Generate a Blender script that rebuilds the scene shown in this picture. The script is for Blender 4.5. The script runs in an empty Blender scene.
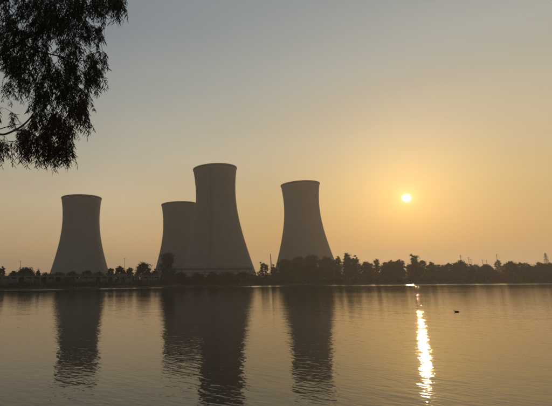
import bpy, bmesh, math, random
import numpy as np
from mathutils import Vector, Matrix

random.seed(7)
rng = np.random.default_rng(11)
scene = bpy.context.scene
COL = scene.collection

# ------------------------------------------------------------------ camera
W, H = 552.0, 406.0              # photograph size, used to turn pixels into directions
F, CX, CY = 420.0, 158.0, 203.0  # focal length and optical axis in those pixels (the photo is an off-centre crop)
EYE = Vector((0.0, 0.0, 4.0))    # eye height above the water
PITCH = math.atan(76.9 / 420.0)
ROLL = -0.0075
_r = Vector((1, 0, 0)); _f = Vector((0, math.cos(PITCH), math.sin(PITCH))); _u = Vector((0, -math.sin(PITCH), math.cos(PITCH)))
RIGHT = _r * math.cos(ROLL) + _u * math.sin(ROLL)
UP = -_r * math.sin(ROLL) + _u * math.cos(ROLL)
FWD = _f

def ray(px, py):
    return RIGHT * ((px - CX) / F) + UP * (-(py - CY) / F) + FWD

def on_level(px, py, z=0.0):     # where the sight line meets a level plane
    d = ray(px, py)
    return EYE + d * ((z - EYE.z) / d.z)

def at_dist(px, py, y):          # point of the sight line at ground distance y
    d = ray(px, py)
    return EYE + d * (y / d.y)

cam = bpy.data.cameras.new('camera')
cam.sensor_width = 36.0
cam.lens = F / W * 36.0
cam.shift_x = (W / 2 - CX) / W
cam.shift_y = -(H / 2 - CY) / W
cam.clip_start = 0.1
cam.clip_end = 20000
cam_ob = bpy.data.objects.new('camera', cam)
COL.objects.link(cam_ob)
cam_ob.matrix_world = Matrix((
    (RIGHT.x, UP.x, -FWD.x, EYE.x),
    (RIGHT.y, UP.y, -FWD.y, EYE.y),
    (RIGHT.z, UP.z, -FWD.z, EYE.z),
    (0, 0, 0, 1)))
scene.camera = cam_ob

# ------------------------------------------------------------------ sky
SUN = ray(406.5, 198.0).normalized()
SUN_EL = math.asin(SUN.z)
SUN_AZ = math.atan2(SUN.x, SUN.y)

world = bpy.data.worlds.new('World')
scene.world = world
world.use_nodes = True
nt = world.node_tree
nt.nodes.clear()

class G:
    """small helper for node graphs"""
    def __init__(self, tree): self.t = tree
    def n(self, kind, **kw):
        nd = self.t.nodes.new(kind)
        for k, v in kw.items(): setattr(nd, k, v)
        return nd
    def put(self, sock, v):
        if isinstance(v, bpy.types.NodeSocket): self.t.links.new(v, sock)
        elif v is not None:
            if isinstance(v, (tuple, list)) and len(v) == 3 and sock.type == 'RGBA': v = (*v, 1.0)
            sock.default_value = v
    def math(self, op, a, b=None, c=None, clamp=False):
        nd = self.n('ShaderNodeMath', operation=op, use_clamp=clamp)
        for i, v in enumerate((a, b, c)): self.put(nd.inputs[i], v)
        return nd.outputs[0]
    def vec(self, op, a, b=None, scale=None):
        nd = self.n('ShaderNodeVectorMath', operation=op)
        self.put(nd.inputs[0], a)
        if b is not None: self.put(nd.inputs[1], b)
        if scale is not None: self.put(nd.inputs['Scale'], scale)
        return nd.outputs['Value'] if op in ('DOT_PRODUCT', 'LENGTH') else nd.outputs[0]
    def ramp(self, fac, stops, interp='LINEAR'):
        nd = self.n('ShaderNodeValToRGB')
        cr = nd.color_ramp; cr.interpolation = interp
        while len(cr.elements) < len(stops): cr.elements.new(0.5)
        for e, (p, c) in zip(cr.elements, stops):
            e.position = p; e.color = (*c, 1.0) if len(c) == 3 else c
        self.put(nd.inputs[0], fac)
        return nd.outputs[0]
    def mix(self, fac, a, b, mode='MIX'):
        nd = self.n('ShaderNodeMix', data_type='RGBA', blend_type=mode)
        self.put(nd.inputs[0], fac); self.put(nd.inputs[6], a); self.put(nd.inputs[7], b)
        return nd.outputs[2]
    def rng(self, v, a, b, c, d, smooth=False):
        nd = self.n('ShaderNodeMapRange')
        if smooth: nd.interpolation_type = 'SMOOTHSTEP'
        for i, x in enumerate((v, a, b, c, d)): self.put(nd.inputs[i], x)
        return nd.outputs[0]

g = G(nt)
gen = g.n('ShaderNodeTexCoord').outputs['Generated']
dirn = g.vec('NORMALIZE', gen)
sep = g.n('ShaderNodeSeparateXYZ'); g.put(sep.inputs[0], dirn)
elev = g.math('MULTIPLY', g.math('ARCSINE', sep.outputs[2]), 180 / math.pi)
cosang = g.math('MINIMUM', g.vec('DOT_PRODUCT', dirn, tuple(SUN)), 1.0)
ang = g.math('MULTIPLY', g.math('ARCCOSINE', cosang), 180 / math.pi)
ef = g.math('DIVIDE', g.math('MAXIMUM', elev, 0.0), 90.0)
e = lambda deg: deg / 90.0
cool = g.ramp(ef, [(0, (.51, .31, .15)), (e(4.5), (.63, .41, .19)), (e(10), (.61, .475, .285)), (e(17), (.455, .415, .315)),
                   (e(24), (.33, .335, .30)), (e(33), (.235, .262, .275)), (e(55), (.15, .175, .195)), (1, (.10, .13, .16))])
warm = g.ramp(ef, [(0, (.38, .20, .07)), (e(4.5), (.44, .235, .062)), (e(10), (.45, .32, .135)), (e(16), (.425, .365, .24)),
                   (e(26), (.32, .335, .305)), (e(33), (.27, .295, .295)), (e(55), (.19, .20, .20)), (1, (.10, .13, .16))])
w = g.rng(ang, 42.0, 6.0, 0.0, 1.0, True)
sky = g.mix(w, cool, warm)
# the sky opposite the sun is dimmer
sky = g.mix(1.0, sky, g.ramp(g.math('DIVIDE', ang, 180.0), [(0, (.95, .94, .94)), (.06, (.95, .94, .95)), (.11, (1.0, 1.0, 1.0)), (.155, (1.0, 1.0, 1.0)), (.2, (.965, .97, .98)), (.25, (.85, .86, .89)), (.6, (.58, .62, .70)), (1, (.48, .53, .63))]), 'MULTIPLY')
# aureole and disc of the low sun
aur = g.math('POWER', math.e, g.math('DIVIDE', ang, -3.2))
sky = g.mix(1.0, sky, g.vec('SCALE', (.6, .5, .32), scale=g.math('POWER', math.e, g.math('DIVIDE', ang, -.55))), 'ADD')
aur2 = g.math('POWER', math.e, g.math('DIVIDE', ang, -7.0))
sky = g.mix(1.0, sky, g.vec('SCALE', (.36, .22, .02), scale=aur), 'ADD')
sky = g.mix(1.0, sky, g.vec('SCALE', (.22, .09, 0.0), scale=aur2), 'ADD')
disc = g.math('POWER', g.rng(ang, 0.66, 0.16, 0.0, 1.0, True), 2.2)
sky = g.mix(1.0, sky, g.vec('SCALE', (6.0, 5.4, 3.6), scale=disc), 'ADD')
# faint uneven haze layers
hn = g.n('ShaderNodeTexNoise'); g.put(hn.inputs['Vector'], g.vec('MULTIPLY', dirn, (2.2, 2.2, 11.0))); hn.inputs['Scale'].default_value = 1.3; hn.inputs['Detail'].default_value = 4
sky = g.vec('SCALE', sky, scale=g.rng(hn.outputs[0], .25, .75, 1.035, 1.115))
nish = g.n('ShaderNodeTexSky', sky_type='NISHITA')
nish.sun_disc = False
nish.sun_elevation = SUN_EL
nish.sun_rotation = SUN_AZ
nish.dust_density = 6.0
bg1 = g.n('ShaderNodeBackground'); g.put(bg1.inputs[0], sky); bg1.inputs[1].default_value = 1.0
bg2 = g.n('ShaderNodeBackground'); g.put(bg2.inputs[0], nish.outputs[0]); bg2.inputs[1].default_value = 0.004
add = g.n('ShaderNodeAddShader'); nt.links.new(bg1.outputs[0], add.inputs[0]); nt.links.new(bg2.outputs[0], add.inputs[1])
wo = g.n('ShaderNodeOutputWorld'); nt.links.new(add.outputs[0], wo.inputs['Surface'])

sun = bpy.data.lights.new('sun', 'SUN')
sun.energy = 0.7
sun.angle = math.radians(0.55)
sun.color = (1.0, 0.64, 0.32)
sun_ob = bpy.data.objects.new('sun', sun)
COL.objects.link(sun_ob)
sun_ob.rotation_mode = 'QUATERNION'
sun_ob.rotation_quaternion = SUN.to_track_quat('Z', 'Y')
sun_ob.location = (0, 0, 200)

vs = scene.view_settings
vs.view_transform = 'Standard'; vs.look = 'None'; vs.exposure = 0.0; vs.gamma = 1.0
cy = scene.cycles
cy.use_denoising = True
cy.max_bounces = 6
cy.diffuse_bounces = 2; cy.glossy_bounces = 3; cy.volume_bounces = 1
cy.transparent_max_bounces = 8
cy.sample_clamp_indirect = 4.0
cy.caustics_reflective = False; cy.caustics_refractive = False

# ------------------------------------------------------------------ materials
def material(name, c1, c2=None, scale=1.0, rough=0.85, detail=4.0, bump=0.0, spec=0.3, stretch=(1, 1, 1), coords='Object', subsurf=None):
    m = bpy.data.materials.new(name); m.use_nodes = True
    t = m.node_tree; b = t.nodes['Principled BSDF']; q = G(t)
    b.inputs['Roughness'].default_value = rough
    b.inputs['Specular IOR Level'].default_value = spec
    tc = q.n('ShaderNodeTexCoord').outputs[coords]
    v = q.vec('MULTIPLY', tc, stretch)
    no = q.n('ShaderNodeTexNoise'); q.put(no.inputs['Vector'], v)
    no.inputs['Scale'].default_value = scale; no.inputs['Detail'].default_value = detail
    c = q.ramp(no.outputs[0], [(.3, c1), (.7, c2 or c1)])
    q.put(b.inputs['Base Color'], c)
    if bump:
        bn = q.n('ShaderNodeBump'); bn.inputs['Strength'].default_value = bump
        q.put(bn.inputs['Height'], no.outputs[0]); q.put(b.inputs['Normal'], bn.outputs[0])
    return m

def concrete_shell(name, tint):
    """weathered cast concrete: lift joints every 1.5 m, meridional streaks, soot at the rim"""
    m = bpy.data.materials.new(name); m.use_nodes = True
    t = m.node_tree; b = t.nodes['Principled BSDF']; q = G(t)
    b.inputs['Roughness'].default_value = .9; b.inputs['Specular IOR Level'].default_value = .2
    tc = q.n('ShaderNodeTexCoord').outputs['Object']
    s = q.n('ShaderNodeSeparateXYZ'); q.put(s.inputs[0], tc)
    az = q.math('ARCTAN2', s.outputs[1], s.outputs[0])
    cv = q.n('ShaderNodeCombineXYZ'); q.put(cv.inputs[0], q.math('MULTIPLY', az, 9.0)); q.put(cv.inputs[1], q.math('MULTIPLY', s.outputs[2], .02))
    st = q.n('ShaderNodeTexNoise'); q.put(st.inputs['Vector'], cv.outputs[0]); st.inputs['Scale'].default_value = 1.6; st.inputs['Detail'].default_value = 6
    bl = q.n('ShaderNodeTexNoise'); q.put(bl.inputs['Vector'], tc); bl.inputs['Scale'].default_value = .05; bl.inputs['Detail'].default_value = 5
    base = q.ramp(q.math('ADD', q.math('MULTIPLY', st.outputs[0], .6), q.math('MULTIPLY', bl.outputs[0], .4)),
                  [(.36, tuple(c * .88 for c in tint)), (.52, tint), (.66, tuple(min(1, c * 1.06) for c in tint))])
    jt = q.math('LESS_THAN', q.math('FRACT', q.math('DIVIDE', s.outputs[2], 4.5)), .06)
    base = q.mix(q.math('MULTIPLY', jt, .22), base, (.12, .115, .11))
    q.put(b.inputs['Base Color'], base)
    return m

M = {}
M['shell'] = concrete_shell('tower_concrete', (.205, .18, .158))
M['shell_old'] = concrete_shell('tower_concrete_pale', (.195, .178, .162))
M['concrete'] = material('concrete', (.22, .21, .20), (.32, .31, .29), .6, .9)
M['concrete_dark'] = material('stained_concrete', (.10, .097, .09), (.17, .165, .155), .5, .9)
M['panel'] = material('stained_panel', (.09, .088, .082), (.24, .23, .215), .45, .9, detail=6.0)
M['plaster'] = material('weathered_plaster', (.33, .30, .27), (.43, .40, .36), .5, .9)
M['steel'] = material('weathered_steel', (.10, .098, .095), (.18, .17, .165), 1.5, .55)
M['pipe'] = material('lagged_pipe', (.13, .125, .12), (.19, .18, .17), .5, .6)
M['dark'] = material('window_glass', (.02, .022, .025), (.03, .033, .036), 1.0, .15, spec=.5)
M['roof'] = material('sheet_roof', (.13, .11, .10), (.20, .17, .155), .8, .7)
M['wood'] = material('weathered_timber', (.10, .08, .06), (.16, .13, .10), 3.0, .85)
M['bark'] = material('bark', (.055, .044, .033), (.10, .082, .063), 3.0, .9, bump=.4, stretch=(1, 1, .25))
M['twig'] = material('dark_twig', (.04, .031, .024), (.065, .05, .038), 6.0, .85, spec=.1)
M['euc_leaf'] = material('eucalyptus_leaf', (.030, .029, .017), (.052, .050, .029), 2.0, .7, spec=.08)
M['leaf_a'] = material('broad_foliage', (.035, .048, .020), (.075, .092, .040), .25, .7)
M['leaf_b'] = material('dusty_foliage', (.048, .054, .027), (.095, .098, .052), .25, .7)
M['leaf_c'] = material('dark_foliage', (.028, .038, .018), (.055, .07, .03), .25, .7)
M['reed'] = material('undergrowth', (.045, .046, .024), (.095, .09, .048), .12, .8)
M['duck'] = material('dark_plumage', (.016, .014, .013), (.035, .03, .026), 12.0, .6)
M['soil'] = material('dry_earth', (.11, .09, .065), (.20, .165, .12), .25, .95, bump=.3)

# ------------------------------------------------------------------ object helpers
def link(name, me, mat=None, parent=None, loc=None):
    ob = bpy.data.objects.new(name, me)
    COL.objects.link(ob)
    if mat is not None and me is not None and not me.materials: me.materials.append(mat)
    if parent: ob.parent = parent
    if loc is not None: ob.location = loc
    return ob

def tag(o, label, cat, group=None):
    o['label'] = label; o['category'] = cat
    if group: o['group'] = group
    return o

def structure(o): o['kind'] = 'structure'; return o

def thing(name, label, cat, loc, rz=0.0, group=None):
    o = bpy.data.objects.new(name, None); COL.objects.link(o)
    o.location = loc; o.rotation_euler = (0, 0, rz); o.empty_display_size = 1
    return tag(o, label, cat, group)

def mesh(name, verts, faces, smooth=False):
    me = bpy.data.meshes.new(name)
    me.from_pydata([tuple(v) for v in verts], [], [tuple(f) for f in faces])
    me.update()
    if smooth: me.polygons.foreach_set('use_smooth', [True] * len(me.polygons))
    return me

class MB:
    def __init__(self): self.v = []; self.f = []
    def box(self, c, s):
        x, y, z = c; a, b, h = s[0] / 2, s[1] / 2, s[2] / 2; k = len(self.v)
        self.v += [(x + i * a, y + j * b, z + l * h) for l in (-1, 1) for j in (-1, 1) for i in (-1, 1)]
        self.f += [tuple(k + q for q in f) for f in ((0, 2, 3, 1), (4, 5, 7, 6), (0, 1, 5, 4), (2, 6, 7, 3), (0, 4, 6, 2), (1, 3, 7, 5))]
        return self
    def tube(self, pts, radii, seg=6, cap=True):
        pts = [Vector(p) for p in pts]; k0 = len(self.v)
        ref = Vector((0, 0, 1))
        for i, p in enumerate(pts):
            d = (pts[min(i + 1, len(pts) - 1)] - pts[max(i - 1, 0)]).normalized()
            if abs(d.dot(ref)) > .95: ref = Vector((1, 0, 0))
            a = d.cross(ref).normalized(); b = d.cross(a).normalized(); ref = b.cross(d).normalized() if False else ref
            r = radii[i] if hasattr(radii, '__len__') else radii
            for s in range(seg):
                t = 2 * math.pi * s / seg
                self.v.append(tuple(p + a * (r * math.cos(t)) + b * (r * math.sin(t))))
        for i in range(len(pts) - 1):
            for s in range(seg):
                q = k0 + i * seg; s2 = (s + 1) % seg
                self.f.append((q + s, q + s2, q + seg + s2, q + seg + s))
        if cap:
            self.f.append(tuple(k0 + s for s in reversed(range(seg))))
            q = k0 + (len(pts) - 1) * seg
            self.f.append(tuple(q + s for s in range(seg)))
        return self
    def me(self, name, smooth=False): return mesh(name, self.v, self.f, smooth)

def lathe(profile, seg=96, smooth=True, name='lathe', closed=True):
    """profile of (r, z) turned round the z axis; closed joins the last row to the first"""
    v = []; f = []
    for (r, z) in profile:
        for s in range(seg):
            t = 2 * math.pi * s / seg
            v.append((r * math.cos(t), r * math.sin(t), z))
    n = len(profile)
    for i in range(n if closed else n - 1):
        j = (i + 1) % n
        for s in range(seg):
            s2 = (s + 1) % seg
            f.append((i * seg + s, i * seg + s2, j * seg + s2, j * seg + s))
    return mesh(name, v, f, smooth)

def leaf_cloud(name, centres, sizes, aspect=.6, nrm_bias=0.0):
    """many small pointed leaf-clump faces (4 corners each) at the given centres"""
    n = len(centres)
    a = rng.normal(size=(n, 3)); a /= np.linalg.norm(a, axis=1)[:, None]
    b = rng.normal(size=(n, 3)); b -= (a * b).sum(1)[:, None] * a; b /= np.linalg.norm(b, axis=1)[:, None]
    s = np.asarray(sizes)[:, None] * .5
    asp = aspect * rng.uniform(.7, 1.3, (n, 1))
    c = np.asarray(centres)
    P = np.stack([c - a * s, c + b * s * asp, c + a * s, c - b * s * asp], 1).reshape(-1, 3)
    me = bpy.data.meshes.new(name)
    me.vertices.add(n * 4); me.vertices.foreach_set('co', P.astype(np.float32).ravel())
    me.loops.add(n * 4); me.loops.foreach_set('vertex_index', np.arange(n * 4, dtype=np.int32))
    me.polygons.add(n); me.polygons.foreach_set('loop_start', np.arange(0, n * 4, 4, dtype=np.int32))
    me.polygons.foreach_set('loop_total', np.full(n, 4, dtype=np.int32))
    me.update(calc_edges=True); me.validate()
    return me

# ------------------------------------------------------------------ shore lines, ground and water
shore_px = [(-75, 290.4), (0, 289.2), (60, 288.5), (110, 287.4), (150, 286.7), (200, 286.0), (270, 285), (340, 284.2), (420, 283.6), (480, 283.2), (552, 282.8), (620, 282.4)]
shore_pts = [on_level(px, py) for px, py in shore_px]
_sx = np.array([-1300, -900, -420] + [p.x for p in shore_pts] + [560, 950, 1300], float)
_sy = np.array([14, 60, 130] + [p.y for p in shore_pts] + [265, 120, 14], float)

def far_y(x):
    y = float(np.interp(x, _sx, _sy))
    return y + 1.6 * math.sin(x * .11) + 1.1 * math.sin(x * .31 + 1.0) if abs(x) < 900 else y

def near_y(x):
    t = min(1, max(0, (-x - 4.6) / 2.0)); t = t * t * (3 - 2 * t)
    return 5.4 + 6.5 * t + .35 * math.sin(x * .9) * (1 if abs(x) < 40 else 0)

def bank_h(d):   # height of the far bank d metres behind the waterline
    return float(np.interp(d, [-40, -12, -3, 0, 2, 5, 10, 30, 80, 2600], [-2.4, -1.6, -.5, 0.0, .7, 1.5, 2.0, 2.5, 3.0, 3.2]))

def near_h(d):   # height of the near bank d metres behind its waterline
    return float(np.interp(d, [-6, -2.5, -1, 0, .8, 2, 4, 6, 30, 3000], [-2.2, -1.3, -.5, 0.0, .75, 1.5, 2.2, 2.4, 2.7, 3.0]))

def hill(x, y): return math.sin(x * .37 + y * .21) * .5 + math.sin(x * .13 - y * .29 + 2) * .5

def ground_z(x, y):
    fy = far_y(x)
    if y >= fy: return bank_h(y - fy) + .18 * hill(x, y) * min(1, (y - fy) / 6)
    ny = near_y(x)
    return near_h(ny - y) if y < ny else -2.0

def build_ground():
    xs = sorted(set([-3000, -2200, -1600, -1300, -1100, -900] + list(range(-880, 900, 16)) + list(range(-260, 420, 4)) +
                    [v * .5 for v in range(-40, 41)] + [900, 1100, 1300, 1600, 2200, 3000]))
    nd = [3000, 1500, 600, 200, 60, 25, 14, 9, 6, 4.5, 3.2, 2.2, 1.4, .8, .4, 0, -.5, -1.2, -2.5, -6]
    fd = [-40, -12, -5, -2, 0, 1, 2, 3.5, 5, 7.5, 10, 15, 22, 30, 45, 65, 90, 130, 200, 300, 450, 700, 1100, 1800, 2700]
    V = []; Fc = []
    for x in xs:
        ny, fy = near_y(x), max(far_y(x), near_y(x) + 60) if abs(x) < 1250 else near_y(x) + 8
        for d in nd:
            z = near_h(d) + (.10 * hill(x * 3, d * 3) if 0 < d < 60 else 0) * min(1, d)
            V.append((x, ny - d, z))
        for d in fd:
            z = bank_h(d) + .18 * hill(x, fy + d) * min(1, max(0, d) / 6)
            if abs(x) >= 1250 and d < 0: V.append((x, ny + 6.1 + (d + 40) * .04, -2.2)); continue
            V.append((x, fy + d, z))
    n = len(nd) + len(fd)
    for i in range(len(xs) - 1):
        for j in range(n - 1):
            Fc.append((i * n + j, (i + 1) * n + j, (i + 1) * n + j + 1, i * n + j + 1))
    structure(link('ground', mesh('ground', V, Fc, True), M['soil']))

def water_material():
    m = bpy.data.materials.new('lake_water'); m.use_nodes = True
    t = m.node_tree; b = t.nodes['Principled BSDF']; q = G(t)
    b.inputs['Base Color'].default_value = (.036, .032, .022, 1)
    b.inputs['Roughness'].default_value = .03
    b.inputs['IOR'].default_value = 1.42
    pos = q.n('ShaderNodeNewGeometry').outputs['Position']
    ruf = q.n('ShaderNodeAttribute', attribute_name='ruffle').outputs['Fac']
    patch = q.n('ShaderNodeTexNoise'); q.put(patch.inputs['Vector'], q.vec('MULTIPLY', pos, (.02, .05, 1))); patch.inputs['Scale'].default_value = 1.0; patch.inputs['Detail'].default_value = 2
    amp = q.rng(patch.outputs[0], .3, .7, .6, 1.3)
    def height(p):
        def layer(rot, sx, sy, det, a, dist=.0):
            mp = q.n('ShaderNodeMapping'); mp.inputs['Rotation'].default_value = (0, 0, rot); mp.inputs['Scale'].default_value = (1 / sx, 1 / sy, 1)
            mp.vector_type = 'TEXTURE'; q.put(mp.inputs['Vector'], p)
            no = q.n('ShaderNodeTexNoise', noise_dimensions='2D'); q.put(no.inputs['Vector'], mp.outputs[0])
            no.inputs['Scale'].default_value = 1.0; no.inputs['Detail'].default_value = det; no.inputs['Roughness'].default_value = .42
            no.inputs['Distortion'].default_value = dist
            return q.math('MULTIPLY', no.outputs[0], a)
        h = q.math('ADD', layer(math.radians(-42), 1.5, 2.9, 2.0, .0126, .35), layer(math.radians(-58), .28, .50, 1.0, .022))
        return q.math('ADD', h, layer(math.radians(-24), 4.2, 6.6, 1.0, .0028))
    eps = .025
    h0 = height(pos)
    hx = height(q.vec('ADD', pos, (eps, 0, 0)))
    hy = height(q.vec('ADD', pos, (0, eps, 0)))
    k = q.math('MULTIPLY', amp, .92 / eps)
    sx = q.math('MULTIPLY', q.math('SUBTRACT', hx, h0), k)
    sy = q.math('MULTIPLY', q.math('SUBTRACT', hy, h0), k)
    # wind-ruffled water under the far bank: steeper short waves whose faces lean to the near shore
    rx = q.math('MULTIPLY', q.math('MULTIPLY', sx, 1.0), q.math('ADD', 1.0, ruf))
    sy = q.math('ADD', sy, .004)      # wind waves are steeper on the side facing the near shore
    ry = q.math('ADD', sy, q.math('MULTIPLY', ruf, q.math('ADD', .062, q.math('MULTIPLY', q.math('ABSOLUTE', sy), 2.2))))
    cv = q.n('ShaderNodeCombineXYZ')
    q.put(cv.inputs[0], q.math('MULTIPLY', rx, -1)); q.put(cv.inputs[1], q.math('MULTIPLY', ry, -1)); cv.inputs[2].default_value = 1.0
    q.put(b.inputs['Normal'], q.vec('NORMALIZE', cv.outputs[0]))
    return m

def build_water():
    xs = sorted(set([-1300, -1100, -900, -700, -500, -350] + list(range(-260, 420, 8)) + [500, 700, 900, 1100, 1300]))
    ts = [0, .02, .05, .1, .2, .4, .6, .7]
    V = []; Fc = []; R = []
    for x in xs:
        a, b_ = near_y(x) - .8, far_y(x) + 1.5
        b_ = max(b_, a + 10)
        wob = 3 * math.sin(x * .035) + 3 * math.sin(x * .083 + 1)
        rows = [a + (b_ - 90 - a) * tt if b_ - 90 > a + 20 else a + (b_ - a) * .5 * tt for tt in (0, .1, .3, .6, 1)]
        last = rows[-1]
        rows += [last + (b_ - last) * tt for tt in (.2, .3, .4, .5, .58, .66, .74, .82, .91, 1)]
        for y in rows:
            V.append((x, y, 0.0))
            d = b_ - y + wob
            lim = 1.45 * b_ * b_ / (F * EYE.z)
            R.append(max(0.0, min(1.0, (lim - d) / (lim * .3))))
    n = 15
    for i in range(len(xs) - 1):
        for j in range(n - 1):
            Fc.append((i * n + j, (i + 1) * n + j, (i + 1) * n + j + 1, i * n + j + 1))
    me = mesh('lake_water', V, Fc)
    at = me.attributes.new('ruffle', 'FLOAT', 'POINT')
    at.data.foreach_set('value', R)
    structure(link('lake_water', me, water_material()))

build_ground()
build_water()

# ------------------------------------------------------------------ cooling towers
def tower_r(z, rt, zt, b): return rt * math.sqrt(1 + ((z - zt) / b) ** 2)

column_me = {}
def cooling_tower(px, ytop, dist, H_, rt, zt, b, mat, label, ladder_az=None):
    gz = 2.8
    c = at_dist(px, ytop, dist)
    p = at_dist(px, ytop, dist - rt * 1.09)      # the near edge of the rim makes the skyline
    Ht = p.z - gz
    p = Vector((c.x, dist, p.z))
    k = Ht / H_
    rt, zt, b = rt * k, zt * k, b * k
    root = thing('cooling_tower', label, 'cooling tower', (p.x, dist, gz), 0, 'power station cooling towers')
    z0 = 7.5
    outer = [(tower_r(z, rt, zt, b), z) for z in np.linspace(z0, Ht - 2.2, 46)]
    thick = lambda z: .9 if z > z0 + 4 else 1.3
    inner = [(r - thick(z), z) for r, z in reversed(outer)]
    sh = link('shell', lathe(outer + inner, 128, True, 'shell'), mat, root)
    rr = tower_r(Ht - 2.2, rt, zt, b)
    link('rim', lathe([(rr - 1.0, Ht - 2.2), (rr + .05, Ht - 2.2), (rr + .6, Ht - 1.3), (rr + .6, Ht), (rr - 1.0, Ht)], 128, False, 'rim'), M['concrete_dark'], root)
    rb = tower_r(z0, rt, zt, b)
    link('ring_beam', lathe([(rb - 1.8, z0 - 1.2), (rb + .5, z0 - 1.2), (rb + .5, z0 - .01), (rb - 1.8, z0 - .01)], 96, False, 'ring_beam'), M['concrete'], root)
    link('basin', lathe([(rb + 5.5, -.6), (rb + 5.5, 1.4), (rb + 4.9, 1.4), (rb + 4.9, .6), (.3, .5), (.3, -.6)], 96, False, 'basin'), M['concrete_dark'], root)
    # raking legs that carry the shell
    n = 30; ro = tower_r(-1, rt, zt, b) + .3
    mb = MB(); ha = math.pi / n
    top = (rb - .65, 0, z0 - 1.25)
    for s in (-1, 1):
        mb.tube([(ro * math.cos(ha * .92), s * ro * math.sin(ha * .92), .4), top], [.5, .45], 8)
    me = mb.me('leg_pair')
    for i in range(n):
        o = link('leg', me, M['concrete'], root); o.rotation_euler = (0, 0, 2 * math.pi * i / n)
    if ladder_az is not None:
        mb = MB()
        ca, sa = math.cos(ladder_az), math.sin(ladder_az)
        zs = np.linspace(2, Ht - 1, 60)
        for off in (-.55, .55):
            mb.tube([((tower_r(z, rt, zt, b) + .9) * ca - off * sa, (tower_r(z, rt, zt, b) + .9) * sa + off * ca, z) for z in zs], .16, 5)
        for z in np.arange(3, Ht - 2, 1.2):
            r_ = tower_r(z, rt, zt, b) + .9
            mb.tube([(r_ * ca + .55 * sa, r_ * sa - .55 * ca, z), (r_ * ca - .55 * sa, r_ * sa + .55 * ca, z)], .07, 4)
        link('ladder', mb.me('ladder'), M['steel'], root)
    return root

TALL = dict(H_=129.5, rt=22.9, zt=100.0, b=61.0)
SHORT = dict(H_=108.4, rt=23.9, zt=81.5, b=59.0)
cooling_tower(81.8, 194, 520, mat=M['shell_old'], label='short pale cooling tower standing alone at the left of the group', **SHORT)
cooling_tower(179.5, 201, 572, mat=M['shell_old'], label='short hazy cooling tower half hidden behind the tallest one', **SHORT)
cooling_tower(214.6, 163, 466, mat=M['shell'], label='tallest looming cooling tower in the middle with a ladder up its shell', ladder_az=-1.93, **TALL)
cooling_tower(299.6, 180, 528, mat=M['shell'], label='tall narrow cooling tower rising behind trees, nearest the sun', **TALL)

# ------------------------------------------------------------------ trees of the far bank
def far_tree(px, ytop, wpx, back, kind, label, seed, group='trees along the far bank', leaf='leaf_a', dens=1.0, lean=0.0):
    r = np.random.default_rng(seed); rd = random.Random(seed)
    # the sight line gives a direction; the distance comes from the bank the tree stands on
    y = 280.0
    for _ in range(4):
        x = at_dist(px, ytop, y).x; y = far_y(x) + back
    top = at_dist(px, ytop, y)
    gz = ground_z(x, y)
    h = top.z - gz
    wdt = wpx / F * y
    root = thing('tree', label, 'tree', (x, y, gz - .05), rd.uniform(-.3, .3), group)
    # trunk with limbs
    mb = MB()
    tr = max(.10, h * .022)
    fork = h * (.26 if kind != 'broad' else .38)
    lx = lean * h
    mb.tube([(0, 0, 0), (lx * .15, .03 * h, fork * .5), (lx * .4, 0, fork)], [tr * 1.25, tr, tr * .8], 7)
    lobes = []
    nl = {'round': 22, 'broad': 24, 'tall': 22, 'flag': 18, 'bush': 16}[kind]
    for i in range(nl):
        t = (i + .5) / nl
        a = i * 2.399 + rd.uniform(-.4, .4)
        if kind == 'round':
            zc = h * (.18 + .72 * t); rad = wdt * .5 * math.sqrt(max(.05, 1 - ((t - .35) / .75) ** 2)) * .68; lr = wdt * .21
        elif kind == 'broad':
            zc = h * (.36 + .52 * t); rad = wdt * .5 * (.85 - .55 * t); lr = wdt * .17
        elif kind == 'tall':
            zc = h * (.16 + .76 * t); rad = wdt * .5 * (.75 - .45 * t) * rd.uniform(.6, 1.1); lr = wdt * .24
        elif kind == 'flag':
            zc = h * (.2 + .72 * t); rad = wdt * .42 * (.3 + .7 * t); lr = wdt * .21; a = rd.uniform(-.7, .7) if t > .5 else a
        else:
            zc = h * (.14 + .66 * t); rad = wdt * .5 * (.9 - .6 * t); lr = wdt * .23
        lr *= rd.uniform(.45, .95)
        c = Vector((rad * math.cos(a) + lx * zc / h, rad * math.sin(a) * .8, min(zc, h - lr * .75)))
        lobes.append((c, lr))
        mb.tube([(lx * .4, 0, fork), tuple((Vector((lx * .4, 0, fork)) + c) * .5 + Vector((0, 0, -.04 * h))), tuple(c)], [tr * .55, tr * .35, tr * .12], 5)
    lobes.append((Vector((lx, 0, h - wdt * .10)), wdt * .10))
    link('trunk', mb.me('trunk'), M['bark'], root)
    C = []; S = []
    for c, lr in lobes:
        n = int(250 * dens * max(.5, (lr / 1.3)) ** 1.6)
        u = r.normal(size=(n, 3)); u /= np.linalg.norm(u, axis=1)[:, None]
        q = np.abs(r.normal(.62, .42, (n, 1))) * lr
        P = np.array(c) + u * q * np.array([rd.uniform(.8, 1.5), 1, rd.uniform(.55, 1.05)])
        # bite pieces out so that the outline is uneven and sky shows through
        keep = (np.sin(P[:, 0] * 2.1 / max(.8, lr) + seed) + np.sin(P[:, 2] * 2.6 / max(.8, lr) + seed * 1.7) + np.sin(P[:, 1] * 2.3 / max(.8, lr))) < 1.45
        P = P[keep]
        P[:, 2] = np.minimum(P[:, 2], h * 1.01)
        C.append(P); S.append(r.uniform(.32, .98, len(P)))
    C = np.concatenate(C); S = np.concatenate(S)
    link('crown', leaf_cloud('crown', C, S), M[leaf], root)
    return root

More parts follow.
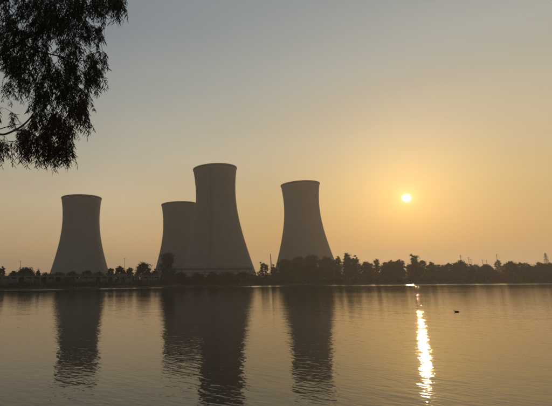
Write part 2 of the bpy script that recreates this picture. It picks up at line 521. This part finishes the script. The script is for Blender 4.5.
T = far_tree
R_ = 'distant tree in the back row of the far bank treeline'
trees = [
 # px, ytop, width, metres behind the waterline, kind, label, leaf
 (2.5, 266.5, 7, 24, 'round', 'small round tree on the far bank at the left edge of the picture', 'leaf_a'),
 (14, 270.3, 13, 22, 'bush', 'low bushy tree left of the domed tree near the left edge', 'leaf_c'),
 (26, 267.6, 24, 26, 'broad', 'broad domed tree above the causeway, left of the lone short tower', 'leaf_b'),
 (38.5, 270.2, 6, 22, 'tall', 'thin small tree between the domed tree and the lone short tower', 'leaf_a'),
 (46, 272.2, 12, 20, 'bush', 'low scrubby tree at the left foot of the lone short tower', 'leaf_c'),
 (59, 272.0, 14, 20, 'bush', 'low tree in front of the lone short tower, left one of the four', 'leaf_c'),
 (72, 271.0, 14, 22, 'broad', 'low tree in front of the lone short tower, second from left', 'leaf_a'),
 (86, 270.2, 13, 22, 'round', 'low tree in front of the lone short tower, third from left', 'leaf_c'),
 (99, 271.0, 13, 22, 'bush', 'low tree in front of the lone short tower, right one of the four', 'leaf_a'),
 (110.5, 267.8, 8, 26, 'round', 'small dark tree just right of the lone short tower', 'leaf_c'),
 (120.5, 265.6, 14, 28, 'broad', 'flat-topped dark tree above the pale pump house', 'leaf_c'),
 (130, 267.6, 9, 24, 'round', 'small tree left of the broad umbrella tree', 'leaf_a'),
 (143.5, 262.0, 19, 22, 'broad', 'broad umbrella-shaped tree left of the half-hidden tower', 'leaf_c'),
 (155, 268.5, 9, 18, 'bush', 'low tree between the umbrella tree and the pipe bridge', 'leaf_a'),
 (168, 252.6, 17, 36, 'tall', 'tall full tree in front of the half-hidden tower', 'leaf_c'),
 (147, 270.2, 10, 12, 'bush', 'low scrubby tree under the right side of the umbrella-shaped tree', 'leaf_c'),
 (181, 271.2, 13, 9, 'bush', 'low tree below the left end of the pipe bridge', 'leaf_c'),
 (197, 271.8, 14, 9, 'bush', 'low tree below the pipe bridge, left of its middle', 'leaf_a'),
 (212, 271.4, 14, 10, 'bush', 'low tree below the middle of the pipe bridge', 'leaf_c'),
 (228, 271.8, 14, 9, 'bush', 'low tree below the pipe bridge, right of its middle', 'leaf_a'),
 (243, 271.0, 14, 10, 'bush', 'low tree below the right end of the pipe bridge', 'leaf_c'),
 (257.5, 261.8, 7, 22, 'flag', 'small leaning tree at the right foot of the tallest tower', 'leaf_a'),
 (264.5, 263.8, 9, 20, 'round', 'small round tree left of the thin mast', 'leaf_a'),
 (273, 264.2, 9, 20, 'bush', 'low tree right of the thin mast', 'leaf_c'),
 (284, 258.5, 13, 26, 'round', 'dark tree in front of the left foot of the tower nearest the sun', 'leaf_a'),
 (297, 256.5, 15, 28, 'round', 'dark tree in front of the middle of the tower nearest the sun', 'leaf_c'),
 (311, 254.6, 16, 28, 'tall', 'tall dark tree in front of the right half of the tower nearest the sun', 'leaf_a'),
 (325, 255.6, 15, 30, 'round', 'tree at the right edge of the tower nearest the sun', 'leaf_b'),
 (337, 255.6, 9, 22, 'tall', 'open-crowned tree just right of the tower nearest the sun', 'leaf_a'),
 (346.5, 252.8, 12, 22, 'tall', 'tallest ragged tree right of the tower nearest the sun', 'leaf_b'),
 (354.5, 255.0, 10, 24, 'round', 'ragged tree right beside the tallest ragged one', 'leaf_a'),
 (364, 261.2, 12, 24, 'round', 'lower round tree in the dip right of the ragged trees', 'leaf_c'),
 (376.3, 258.4, 8, 24, 'tall', 'small pointed tree midway between the towers and the sun', 'leaf_a'),
 (383.5, 262.3, 10, 20, 'bush', 'low tree right of the small pointed one', 'leaf_c'),
 (391.5, 259.6, 11, 24, 'round', 'two-humped tree left of the leaning tree', 'leaf_a'),
 (406.5, 253.8, 13, 26, 'flag', 'leaning flag-shaped tree directly below the sun', 'leaf_a'),
 (400, 259.2, 10, 30, 'round', 'round tree against the left side of the leaning flag-shaped tree', 'leaf_c'),
 (413.5, 261.8, 8, 20, 'bush', 'low tree under the right side of the leaning flag-shaped tree', 'leaf_c'),
 (421.5, 259.8, 12, 28, 'round', 'round tree above the sun glint at the far waterline', 'leaf_a'),
 (430, 261.6, 9, 24, 'round', 'small tree right of the one above the sun glint', 'leaf_b'),
 (439, 264.3, 11, 26, 'bush', 'low tree in the dip left of the big rounded tree', 'leaf_a'),
 (448, 263.0, 10, 28, 'round', 'tree against the left side of the big rounded tree', 'leaf_c'),
 (460, 260.5, 17, 24, 'round', 'big rounded tree with a utility pole standing above it', 'leaf_a'),
 (470.5, 263.6, 9, 26, 'bush', 'low tree right of the big rounded tree', 'leaf_c'),
 (483.5, 264.0, 13, 26, 'round', 'round tree left of the hazy gap', 'leaf_a'),
 (491.5, 267.6, 9, 20, 'bush', 'low tree in the hazy gap of the right treeline', 'leaf_b'),
 (509, 260.8, 13, 30, 'round', 'tallest dark tree right of the hazy gap', 'leaf_c'),
 (519.5, 262.0, 11, 28, 'round', 'tree right next to the tallest dark one', 'leaf_a'),
 (528, 264.0, 9, 26, 'bush', 'low tree left of the lattice pylon', 'leaf_c'),
 (537.5, 262.3, 13, 28, 'round', 'round dark tree just left of the lattice pylon', 'leaf_a'),
 (549.5, 262.6, 12, 28, 'round', 'round dark tree at the right edge of the picture', 'leaf_c'),
 (562, 262.4, 14, 28, 'round', 'round tree just beyond the right edge of the picture', 'leaf_a'),
 (-12, 269.5, 16, 24, 'broad', 'broad tree just beyond the left edge of the picture', 'leaf_a'),
]
for i, (px, yt, wp, bk, kd, lb, lf) in enumerate(trees):
    far_tree(px, yt, wp, bk, kd, lb, 100 + i * 3, leaf=lf, dens=(1.9 if 278 < px < 332 or 160 < px < 176 else 1.0), lean=(.16 if kd == 'flag' else random.uniform(-.03, .03)))
hz = [(497, 259.5, 8, 150), (503, 264, 8, 170), (435, 264.5, 12, 120), (474, 264.5, 11, 130), (488, 265, 11, 140), (368, 262.6, 12, 80), (442, 265, 12, 110), (524, 262.8, 12, 90),
      (386, 262, 14, 70), (397, 260.5, 12, 75), (414, 261, 12, 85), (455, 263, 13, 80), (544, 263.5, 13, 90), (330, 259, 13, 60), (290, 261, 13, 60), (305, 259, 13, 60), (350, 258, 14, 60)]
for i, (px, yt, wp, bk) in enumerate(hz):
    far_tree(px, yt, wp, bk, 'round', R_, 900 + i * 7, group='back row of the far treeline', leaf='leaf_b')

# undergrowth on the bank: reeds, scrub and tall grass that reads as one mass
def undergrowth():
    n = 220000
    xs = rng.uniform(-140, 420, n)
    lo = np.array([shore_pts[3].x, shore_pts[5].x])
    d = rng.uniform(.3, 26, n)
    fy = np.array([far_y(x) for x in xs])
    hmax = np.interp(xs, [-140, -22, 2, 14, 62, 90, 420], [1.6, 1.8, 5.2, 7.0, 7.0, 8.0, 8.6]) * (.70 + .3 * np.sin(xs * .23) * np.sin(xs * .091 + 1))
    hmax = hmax * np.clip(d / 6 + .25, .25, 1)
    hmax = np.where((xs < -10) & (d > 11), 5.4 * (.85 + .15 * np.sin(xs * .4)), hmax)
    z0 = np.array([bank_h(v) for v in d])
    z = z0 + rng.uniform(0, 1, n) ** 1.2 * hmax
    ob = link('bank_undergrowth', leaf_cloud('bank_undergrowth', np.stack([xs, fy + d, z], 1), rng.uniform(.35, .95, n), .5), M['reed'])
    ob['kind'] = 'stuff'
    tag(ob, 'dark scrub and reeds covering the far bank down to the waterline', 'undergrowth')
undergrowth()

# ------------------------------------------------------------------ causeway wall with piers, left part of the far bank
def causeway():
    p0 = on_level(-20, 289.9); p1 = on_level(159, 286.6)
    a = Vector((p0.x, far_y(p0.x) + 5.0, 0)); b = Vector((p1.x, far_y(p1.x) + 5.0, 0))
    L = (b - a).length; rz = math.atan2(b.y - a.y, b.x - a.x)
    root = thing('causeway', 'long low concrete causeway with piers and pale panels at the left far bank', 'causeway', (a.x, a.y, 0), rz)
    link('deck', MB().box((L / 2, 1.6, 6.35), (L, 4.2, .7)).me('deck'), M['concrete_dark'], root)
    link('footing', MB().box((L / 2, .6, 1.55), (L, 2.6, 2.3)).me('footing'), M['concrete_dark'], root)
    n = int(L / 3.9); st = L / n
    pier = MB().box((0, 0, 4.35), (1.0, 1.5, 3.29)).box((0, -.02, 5.75), (1.5, 1.7, .46)).me('pier')
    panel = MB().box((0, 0, 4.1), (st - 1.06, .25, 2.3)).me('panel')
    post = MB().box((0, 0, 7.25), (.12, .12, 1.09)).me('railing_post')
    for i in range(n + 1):
        link('pier', pier, M['concrete_dark'], root, (i * st, 0.1, 0))
        link('railing_post', post, M['steel'], root, (i * st, -.35, 0))
        if i < n:
            if random.random() < .68:
                link('panel', panel, M['panel'] if random.random() < .7 else M['concrete_dark'], root, ((i + .5) * st, .35, random.uniform(-.25, .1)))
            link('railing_post', post, M['steel'], root, ((i + .5) * st, -.35, 0))
    for z in (7.2, 7.75):
        link('rail', MB().tube([(0, -.35, z), (L, -.35, z)], .05, 6).me('rail'), M['steel'], root)
causeway()

# pale pump house right of the lone tower
def pump_house():
    p = on_level(122, 287.8); y = far_y(p.x) + 12; x = at_dist(122, 280, y).x
    root = thing('pump_house', 'small pale flat-roofed pump house on the bank right of the lone tower', 'building', (x, y, ground_z(x, y) - .3), .08)
    w_, d_, h_ = 6.0, 5.0, 5.4
    link('wall', MB().box((0, 0, h_ / 2), (w_, d_, h_)).me('wall'), M['plaster'], root)
    rf = link('roof', MB().box((0, 0, h_ + .16), (w_ + .8, d_ + .8, .3)).me('roof'), M['concrete_dark'], root)
    link('parapet', MB().box((0, -d_ / 2 - .2, h_ + .50), (w_ + .8, .18, .37)).me('parapet'), M['concrete'], rf)
    dr = link('door', MB().box((-1.6, -d_ / 2 - .04, 1.35), (1.1, .1, 2.2)).me('door'), M['steel'], root)
    link('handle', MB().box((-1.2, -d_ / 2 - .12, 1.3), (.08, .06, .3)).me('handle'), M['dark'], dr)
    for xx in (.5, 1.9):
        wn = link('window', MB().box((xx, -d_ / 2 - .03, 3.2), (1.0, .08, 1.2)).me('window'), M['concrete_dark'], root)
        link('pane', MB().box((xx, -d_ / 2 - .085, 3.2), (.82, .02, 1.02)).me('pane'), M['dark'], wn)
pump_house()

# pipe bridge along the foot of the tallest tower
def pipe_bridge():
    y = 300.0
    a = at_dist(158, 270, y); b = at_dist(251.5, 270, y)
    L = b.x - a.x
    zt = at_dist(205, 267.2, y).z
    root = thing('pipe_bridge', 'long pipe bridge on trestles crossing the foot of the tallest tower', 'pipe bridge', (a.x, y, 2.2))
    zz = zt - 2.2
    for i, (dy, dz, r) in enumerate(((-.9, -.75, .62), (.7, -.75, .62), (-.2, .05, .28))):
        link('pipe', MB().tube([(0, dy, zz + dz), (L, dy, zz + dz)], r, 14).me('pipe', False), M['pipe'], root)
    for dy in (-1.6, 1.6):
        link('beam', MB().box((L / 2, dy, zz - 1.75), (L, .28, .6)).me('beam'), M['steel'], root)
    n = 9
    cross = MB().box((0, 0, zz - 1.6), (.3, 2.9, .28)).me('cross_beam')
    tr = MB().tube([(-.0, -1.45, -.2), (0, -1.45, zz - 2.06)], .2, 6).tube([(0, 1.45, -.2), (0, 1.45, zz - 2.06)], .2, 6)
    tr.tube([(0, -1.3, .6), (0, 1.3, zz - 2.6)], .08, 5).tube([(0, 1.3, .6), (0, -1.3, zz - 2.6)], .08, 5)
    tr = tr.me('trestle')
    for i in range(n):
        x = 1.0 + (L - 2.0) * i / (n - 1)
        link('trestle', tr, M['steel'], root, (x, 0, 0)); link('cross_beam', cross, M['steel'], root, (x, 0, 0))
pipe_bridge()

# low sheds behind the waterline under the tallest tower
def shed(px0, px1, ytop, back, label, mat, seed):
    y = 250.0
    for _ in range(4): y = far_y(at_dist((px0 + px1) / 2, 280, y).x) + back
    a = at_dist(px0, 280, y); b = at_dist(px1, 280, y); gz = ground_z(a.x, y) - .2
    h_ = at_dist((px0 + px1) / 2, ytop, y).z - gz; w_ = b.x - a.x; d_ = 7.0
    root = thing('industrial_shed', label, 'shed', ((a.x + b.x) / 2, y, gz), 0, 'sheds at the foot of the towers')
    link('wall', MB().box((0, 0, h_ * .40), (w_, d_, h_ * .80)).me('wall'), mat, root)
    hw, hd, e0 = w_ / 2 + .4, d_ / 2 + .5, h_ * .8
    V = [(-hw, -hd, e0), (hw, -hd, e0), (hw, 0, h_), (-hw, 0, h_), (hw, hd, e0), (-hw, hd, e0)]
    V2 = [(x, yy, z - .22) for x, yy, z in V]
    Fs = [(0, 1, 2, 3), (3, 2, 4, 5), (7, 6, 9, 8), (8, 9, 11, 10), (0, 6, 7, 1), (5, 4, 10, 11), (0, 3, 9, 6), (3, 5, 11, 9), (1, 7, 8, 2), (2, 8, 10, 4)]
    link('roof', mesh('roof', V + V2, Fs), M['roof'], root)
    n = max(2, int(w_ / 4.5))
    for i in range(n):
        x = -w_ / 2 + w_ * (i + .5) / n
        if i == n // 2:
            link('door', MB().box((x, -d_ / 2 - .05, h_ * .27), (2.4, .12, h_ * .52)).me('door'), M['steel'], root)
        else:
            wn = link('window', MB().box((x, -d_ / 2 - .04, h_ * .45), (1.7, .1, h_ * .24)).me('window'), M['concrete_dark'], root)
            link('pane', MB().box((x, -d_ / 2 - .1, h_ * .45), (1.45, .03, h_ * .19)).me('pane'), M['dark'], wn)
shed(178, 206, 275.2, 14, 'low long shed on the bank below the left part of the pipe bridge', M['concrete'], 1)
shed(213, 240, 274.2, 20, 'low dark shed on the bank below the right part of the pipe bridge', M['concrete_dark'], 2)

# ------------------------------------------------------------------ poles, mast and pylon on the skyline
def pole(px, ytop, dist, label, arms=1):
    p = at_dist(px, ytop, dist); gz = ground_z(p.x, dist); h = p.z - gz
    root = thing('utility_pole', label, 'utility pole', (p.x, dist, gz - .1), .2, 'utility poles behind the treeline')
    link('post', MB().tube([(0, 0, 0), (0, 0, h)], [.18, .11], 8).me('post'), M['concrete_dark'], root)
    for k in range(arms):
        z = h - .5 - 1.1 * k
        ar = link('crossarm', MB().box((0, -.2, z), (2.0, .12, .12)).me('crossarm'), M['steel'], root)
        for xx in (-.9, 0, .9):
            link('insulator', MB().tube([(xx, -.2, z + .09), (xx, -.2, z + .42)], [.08, .06], 6).me('insulator'), M['plaster'], ar)
pole(460.3, 255.0, 340, 'utility pole standing above the big rounded tree', 2)
pole(468.3, 257.0, 350, 'taller one of the two close utility poles right of the big rounded tree', 2)
pole(470.6, 258.5, 365, 'shorter one of the two close utility poles right of the big rounded tree', 1)
pole(482.3, 259.5, 345, 'utility pole left of the hazy gap', 1)
pole(486.3, 260.2, 360, 'short utility pole at the left side of the hazy gap', 1)
pole(496.3, 254.0, 370, 'tall utility pole standing in the hazy gap', 2)
pole(124.8, 257.6, 330, 'thin pole above the flat-topped tree beside the lone short tower', 1)
pole(20.5, 260.5, 300, 'thin pole above the domed tree near the left edge', 1)
pole(38.6, 268.2, 236, 'short pole left of the lone short tower', 1)

def lattice(name, label, px, ytop, dist, half, arms, lr=.11):
    p = at_dist(px, ytop, dist); gz = ground_z(p.x, dist); h = p.z - gz
    root = thing(name, label, name.split('_')[-1] if name != 'radio_mast' else 'mast', (p.x, dist, gz - .1), .25)
    def hw(z): return half * (1 - z / h) + .14
    for sx in (-1, 1):
        for sy in (-1, 1):
            link('leg', MB().tube([(sx * hw(0), sy * hw(0), 0), (sx * hw(h), sy * hw(h), h)], lr, 5).me('leg'), M['steel'], root)
    zs = [0.0]
    while zs[-1] < h - 1.2: zs.append(zs[-1] + max(1.1, hw(zs[-1]) * 1.7))
    zs[-1] = h
    br = MB()
    for z0, z1 in zip(zs[:-1], zs[1:]):
        for k in range(4):
            c0 = [(-1, -1), (1, -1), (1, 1), (-1, 1)][k]; c1 = [(-1, -1), (1, -1), (1, 1), (-1, 1)][(k + 1) % 4]
            br.tube([(c0[0] * hw(z0), c0[1] * hw(z0), z0), (c1[0] * hw(z1), c1[1] * hw(z1), z1)], lr * .5, 4)
            br.tube([(c1[0] * hw(z0), c1[1] * hw(z0), z0), (c0[0] * hw(z1), c0[1] * hw(z1), z1)], lr * .5, 4)
    link('bracing', br.me('bracing'), M['steel'], root)
    for (zf, al) in arms:
        z = h * zf
        ar = MB()
        for s in (-1, 1):
            ar.tube([(0, -.2, z), (s * al, 0, z + .1)], .09, 5).tube([(0, .2, z), (s * al, 0, z + .1)], .09, 5).tube([(0, 0, z + 1.0), (s * al, 0, z + .12)], .07, 5)
        a_ = link('crossarm', ar.me('crossarm'), M['steel'], root)
        for s in (-1, 1):
            link('insulator', MB().tube([(s * al, 0, z + .05), (s * al, 0, z - 1.3)], .12, 6).me('insulator'), M['plaster'], a_)
lattice('electricity_pylon', 'lattice electricity pylon above the trees near the right edge', 545, 252.8, 390, 2.3, [(.72, 3.2), (.84, 2.6), (.94, 1.8)])
lattice('radio_mast', 'thin lattice mast in the gap between the two tall towers', 270.5, 253.8, 330, .32, [], .07)

# ------------------------------------------------------------------ duck on the lake
def duck():
    p = on_level(456.8, 312.0)
    rings = [(-.27, .075, .012, .012), (-.22, .075, .05, .035), (-.12, .075, .105, .075), (0, .06, .125, .095), (.10, .065, .11, .09),
             (.17, .085, .075, .075), (.20, .125, .052, .05), (.215, .155, .045, .042), (.235, .175, .048, .044), (.275, .178, .038, .034), (.305, .168, .018, .014), (.35, .162, .016, .008)]
    V = []; Fc = []; n = 12
    for i, (x, z, wy, wz) in enumerate(rings):
        for s in range(n):
            t = 2 * math.pi * s / n
            tilt = .8 if 5 <= i <= 8 else 0
            V.append((x - tilt * wz * math.sin(t) * .8 + (0), wy * math.cos(t), z + wz * math.sin(t) * (1 if not tilt else .6)))
    for i in range(len(rings) - 1):
        for s in range(n):
            s2 = (s + 1) % n
            Fc.append((i * n + s, i * n + s2, (i + 1) * n + s2, (i + 1) * n + s))
    Fc += [tuple(range(n)), tuple((len(rings) - 1) * n + s for s in range(n))]
    me = mesh('duck', V, Fc, True)
    ob = link('duck', me, M['duck'], None, (p.x, p.y, -.01))
    ob.rotation_euler = (0, 0, math.pi - .3)
    tag(ob, 'small dark duck floating alone on the lake right of the sun glitter', 'duck')
duck()

# ------------------------------------------------------------------ eucalyptus overhanging from the left
def eucalyptus():
    rd = random.Random(5)
    bx_, by_ = -6.3, 9.3
    root = thing('eucalyptus_tree', 'dark drooping eucalyptus branches hanging into the upper left corner', 'tree', (0, 0, 0))
    gz = ground_z(bx_, by_)
    root.location = (bx_, by_, gz)
    off = Vector((bx_, by_, gz))
    nodes = []          # (point, radius) of the branch skeleton
    limbs = []
    def limb(pts, r0, r1):
        # smooth polyline through control points
        P = [Vector(p) for p in pts]; out = []
        for i in range(len(P) - 1):
            a, b_, c, d = P[max(i - 1, 0)], P[i], P[i + 1], P[min(i + 2, len(P) - 1)]
            for k in range(6):
                t = k / 6
                out.append(.5 * ((2 * b_) + (c - a) * t + (2 * a - 5 * b_ + 4 * c - d) * t * t + (3 * b_ - a - 3 * c + d) * t ** 3))
        out.append(P[-1]); n = len(out)
        rr = [r0 + (r1 - r0) * (i / (n - 1)) ** .8 for i in range(n)]
        limbs.append((out, rr))
        for p in out[2:]: nodes.append(p)
    q = at_dist
    trunk_top = Vector((-5.3, 9.6, 9.2))
    limb([(bx_, by_, gz - .2), (bx_ + .15, by_, gz + 2), (bx_ + .45, by_ + .1, gz + 4.6), trunk_top], .27, .15)
    limb([trunk_top, (-4.9, 9.5, 11.5), (-4.6, 9.2, 13.5)], .15, .05)
    limb([trunk_top, (-6.6, 9.8, 11.2), (-7.8, 10.2, 12.6)], .11, .04)
    limb([(-5.9, 9.35, 6.2), (-7.3, 9.0, 7.4), (-8.8, 8.7, 8.2)], .10, .03)
    # limb that comes in from the left edge and sweeps up, as in the photograph
    limb([(-5.8, 9.4, 6.0), (-5.0, 9.2, 5.9), q(-14, 140, 9.2), q(6, 134, 9.2), q(22, 126, 9.2), q(33, 114, 9.2), q(36, 101, 9.25), q(35, 88, 9.3), q(38, 72, 9.3)], .036, .010)
    limb([q(14, 130, 9.2), q(24, 131, 9.1), q(36, 136, 9.0), q(48, 143, 9.0), q(58, 148, 9.0)], .022, .008)
    limb([q(-10, 132, 9.2), q(0, 129, 9.3), q(10, 126, 9.5), q(20, 124, 9.6)], .016, .006)
    limb([(-5.6, 9.5, 7.6), q(-20, 70, 9.6), q(0, 55, 9.6), q(20, 42, 9.6), q(45, 28, 9.5), q(70, 14, 9.5), q(92, 4, 9.4), q(112, -6, 9.4)], .055, .01)
    limb([q(20, 42, 9.6), q(36, 50, 9.4), q(58, 56, 9.3), q(78, 60, 9.2), q(94, 62, 9.1)], .026, .008)
    limb([q(36, 50, 9.4), q(48, 70, 9.4), q(60, 88, 9.3), q(72, 98, 9.3), q(80, 108, 9.3)], .022, .007)
    limb([q(45, 28, 9.5), q(66, 28, 9.7), q(84, 30, 9.7), q(97, 32, 9.7)], .02, .007)
    limb([trunk_top, (-4.0, 9.3, 10.6), q(20, -14, 9.3), q(48, -22, 9.3), q(80, -30, 9.3), q(115, -26, 9.3)], .075, .016)
    limb([q(48, -22, 9.3), q(60, -8, 9.0), q(70, 8, 8.9)], .02, .008)
    # regions the foliage fills in the photograph (px, py, rx, ry, sprays)
    zones = [(24, 14, 30, 22, 52), (62, 10, 26, 16, 40), (98, 4, 24, 11, 30), (112, 2, 13, 11, 12), (14, 48, 20, 22, 34), (38, 38, 16, 16, 20), (70, 30, 18, 12, 20), (92, 36, 11, 7, 9),
             (30, 68, 20, 16, 28), (70, 52, 14, 10, 16), (96, 62, 10, 8, 8), (84, 72, 18, 8, 14), (94, 80, 8, 9, 7), (64, 76, 16, 10, 16), (52, 90, 17, 12, 22), (72, 102, 15, 14, 24), (80, 112, 10, 12, 11),
             (40, 104, 8, 9, 6), (44, 122, 15, 10, 16), (60, 126, 13, 10, 12), (34, 138, 14, 9, 13), (52, 144, 15, 10, 14), (66, 138, 8, 9, 6), (56, 156, 12, 5, 7), (45, 153, 9, 6, 5), (69, 152, 4, 4, 2),
             (21, 143, 8, 7, 5), (4, 150, 8, 6, 5), (25, 152, 6, 5, 3), (6, 92, 5, 7, 3), (8, 110, 4, 5, 2), (22, 88, 9, 5, 4), (2, 112, 4, 4, 1), (20, 108, 6, 5, 2), (12, 120, 4, 4, 1)]
    holes = [(55, 58, 4.5, 9), (54, 44, 2.5, 5), (78, 44, 4, 3), (16, 104, 13, 12), (4, 104, 7, 12), (47, 112, 4, 4), (27, 122, 6, 4), (41, 12, 3, 3), (90, 50, 6, 3.5), (22, 32, 2, 2.5), (88, 92, 4, 4), (55, 130, 3, 3), (10, 136, 8, 4)]
    sprays = []
    for (px, py, rx, ry, n) in zones:
        k = 0
        while k < n * 3.1:
            a = rd.uniform(0, 6.283); s = math.sqrt(rd.random())
            s *= 1.1; x, y = px + rx * s * math.cos(a), py - 5 + ry * s * math.sin(a)
            k += 1
            if any(((x - hx) / hrx) ** 2 + ((y + 5 - hy) / hry) ** 2 < 1 for hx, hy, hrx, hry in holes): continue
            sprays.append(q(x, y, rd.uniform(8.6, 10.4)))
    # the rest of the crown, outside the frame to the left and above
    for (c, rad, n) in (((-4.5, 9.3, 13.2), 1.7, 60), ((-7.8, 10.0, 12.4), 1.6, 50), ((-8.7, 8.8, 8.0), 1.3, 40), ((-5.2, 9.5, 10.8), 1.5, 40), ((-2.9, 9.4, 12.2), 1.1, 32), ((-6.0, 8.9, 8.6), 1.3, 36)):
        for _ in range(n):
            sprays.append(Vector(c) + Vector((rd.gauss(0, .5), rd.gauss(0, .5), rd.gauss(0, .4))) * rad)
    arr = [np.array(p) for p in nodes]
    rest = sorted(sprays, key=lambda s: min(((s - n).length for n in nodes[::3])))
    N = np.array([tuple(p) for p in nodes])
    tw = MB(); leaves = []
    for s in rest:
        d = np.linalg.norm(N - np.array(s), axis=1) + np.maximum(0, N[:, 2] * 0 + (s.z - N[:, 2])) * .4
        a = Vector(N[int(d.argmin())])
        Ld = (s - a).length
        mid = a.lerp(s, .55) + Vector((rd.gauss(0, .04), rd.gauss(0, .04), .10 * Ld))
        droop = rd.uniform(.16, .46)
        tip = s + Vector((rd.gauss(0, .10), rd.gauss(0, .10), -droop))
        r0 = .004 + .0035 * Ld
        tw.tube([a, mid, s, s.lerp(tip, .55) + Vector((0, 0, -.01)), tip], [r0, r0 * .75, .0032, .0025, .0012], 4, False)
        N = np.concatenate([N, np.array([tuple(a.lerp(mid, .6)), tuple(mid)])])
        nl = rd.randint(18, 28)
        for k in range(nl):
            t = k / (nl - 1)
            base = (s.lerp(tip, t * 1.25 - .25) if t > .2 else mid.lerp(s, .6 + t * 2)) if t < 1 else tip
            az = k * 2.4 + rd.uniform(-.5, .5)
            out = rd.uniform(.25, .95)
            dv = Vector((math.cos(az) * out, math.sin(az) * out, -rd.uniform(.55, 1.1))).normalized()
            leaves.append((base, dv, rd.uniform(.06, .18), rd.uniform(.012, .025), rd.uniform(0, 6.283), rd.uniform(-.25, .35)))
    br = MB()
    for i, (P, rr) in enumerate(limbs):
        if i == 0:
            tk = MB().tube([p - off for p in P], rr, 12); link('trunk', tk.me('trunk', True), M['bark'], root)
        else:
            lb = MB().tube([p - off for p in P], rr, 8); link('limb', lb.me('limb', True), M['bark'], root)
    tw.v = [tuple(Vector(v) - off) for v in tw.v]
    link('twigs', tw.me('twigs'), M['twig'], root)['kind'] = 'stuff'
    # lance-shaped leaf: base, two shoulders, two mid points, tip, slightly curved
    unit = [(0, 0, 0), (.35, -.5, .03), (.35, .5, .03), (.7, -.36, .02), (.7, .36, .02), (1, 0, -.06)]
    ufaces = [(0, 1, 2), (1, 3, 4, 2), (3, 5, 4)]
    def frame(dv, rot):
        a = dv.cross(Vector((0, 0, 1)))
        a = a.normalized() if a.length > 1e-3 else Vector((1, 0, 0))
        b_ = dv.cross(a).normalized()
        return a * math.cos(rot) + b_ * math.sin(rot), b_ * math.cos(rot) - a * math.sin(rot)
    # leaves lowest and farthest out show largest against the sky: single parts; the rest is one mass
    def fringe(l):
        p = l[0] + l[1] * l[2]
        d = p - EYE; k = d.dot(FWD); x = CX + F * d.dot(RIGHT) / k; y = CY - F * d.dot(UP) / k
        if x < 0 or y < 0: return -1e9
        return x * .9 + y
    order = sorted(range(len(leaves)), key=lambda i: -fringe(leaves[i]))
    single = set(order[:280])
    lm = mesh('leaf', unit, ufaces); lm.materials.append(M['euc_leaf'])
    V = []; Fc = []
    for i, (p, dv, ln, wd, rot, curl) in enumerate(leaves):
        a, b_ = frame(dv, rot)
        p = p - off
        if i in single:
            o = link('leaf', lm, None, root)
            mt = Matrix(((dv.x * ln, a.x * wd, b_.x * ln, p.x), (dv.y * ln, a.y * wd, b_.y * ln, p.y), (dv.z * ln, a.z * wd, b_.z * ln, p.z), (0, 0, 0, 1)))
            o.matrix_basis = mt
        else:
            k = len(V)
            for (u, v, w_) in unit:
                V.append(tuple(p + dv * (u * ln) + a * (v * wd) + b_ * (w_ * ln + curl * ln * .25 * u * u)))
            Fc += [tuple(k + j for j in f) for f in ufaces]
    link('foliage', mesh('foliage', V, Fc), M['euc_leaf'], root)['kind'] = 'stuff'
eucalyptus()

# ------------------------------------------------------------------ haze over lake and power station
def haze():
    x, y, z0, z1 = 3100, 3150, -4.0, 142.0
    me = MB().box((0, 0, (z0 + z1) / 2), (2 * x, 2 * y, z1 - z0)).me('haze')
    m = bpy.data.materials.new('haze'); m.use_nodes = True
    t = m.node_tree; t.nodes.clear()
    pv = t.nodes.new('ShaderNodeVolumePrincipled'); o = t.nodes.new('ShaderNodeOutputMaterial')
    pv.inputs['Color'].default_value = (.95, .92, .88, 1)
    pv.inputs['Density'].default_value = .00035
    pv.inputs['Anisotropy'].default_value = .58
    t.links.new(pv.outputs[0], o.inputs['Volume'])
    ob = link('haze', me, m); ob['kind'] = 'stuff'
    tag(ob, 'thin warm evening haze hanging over the lake and the towers', 'haze')
haze()
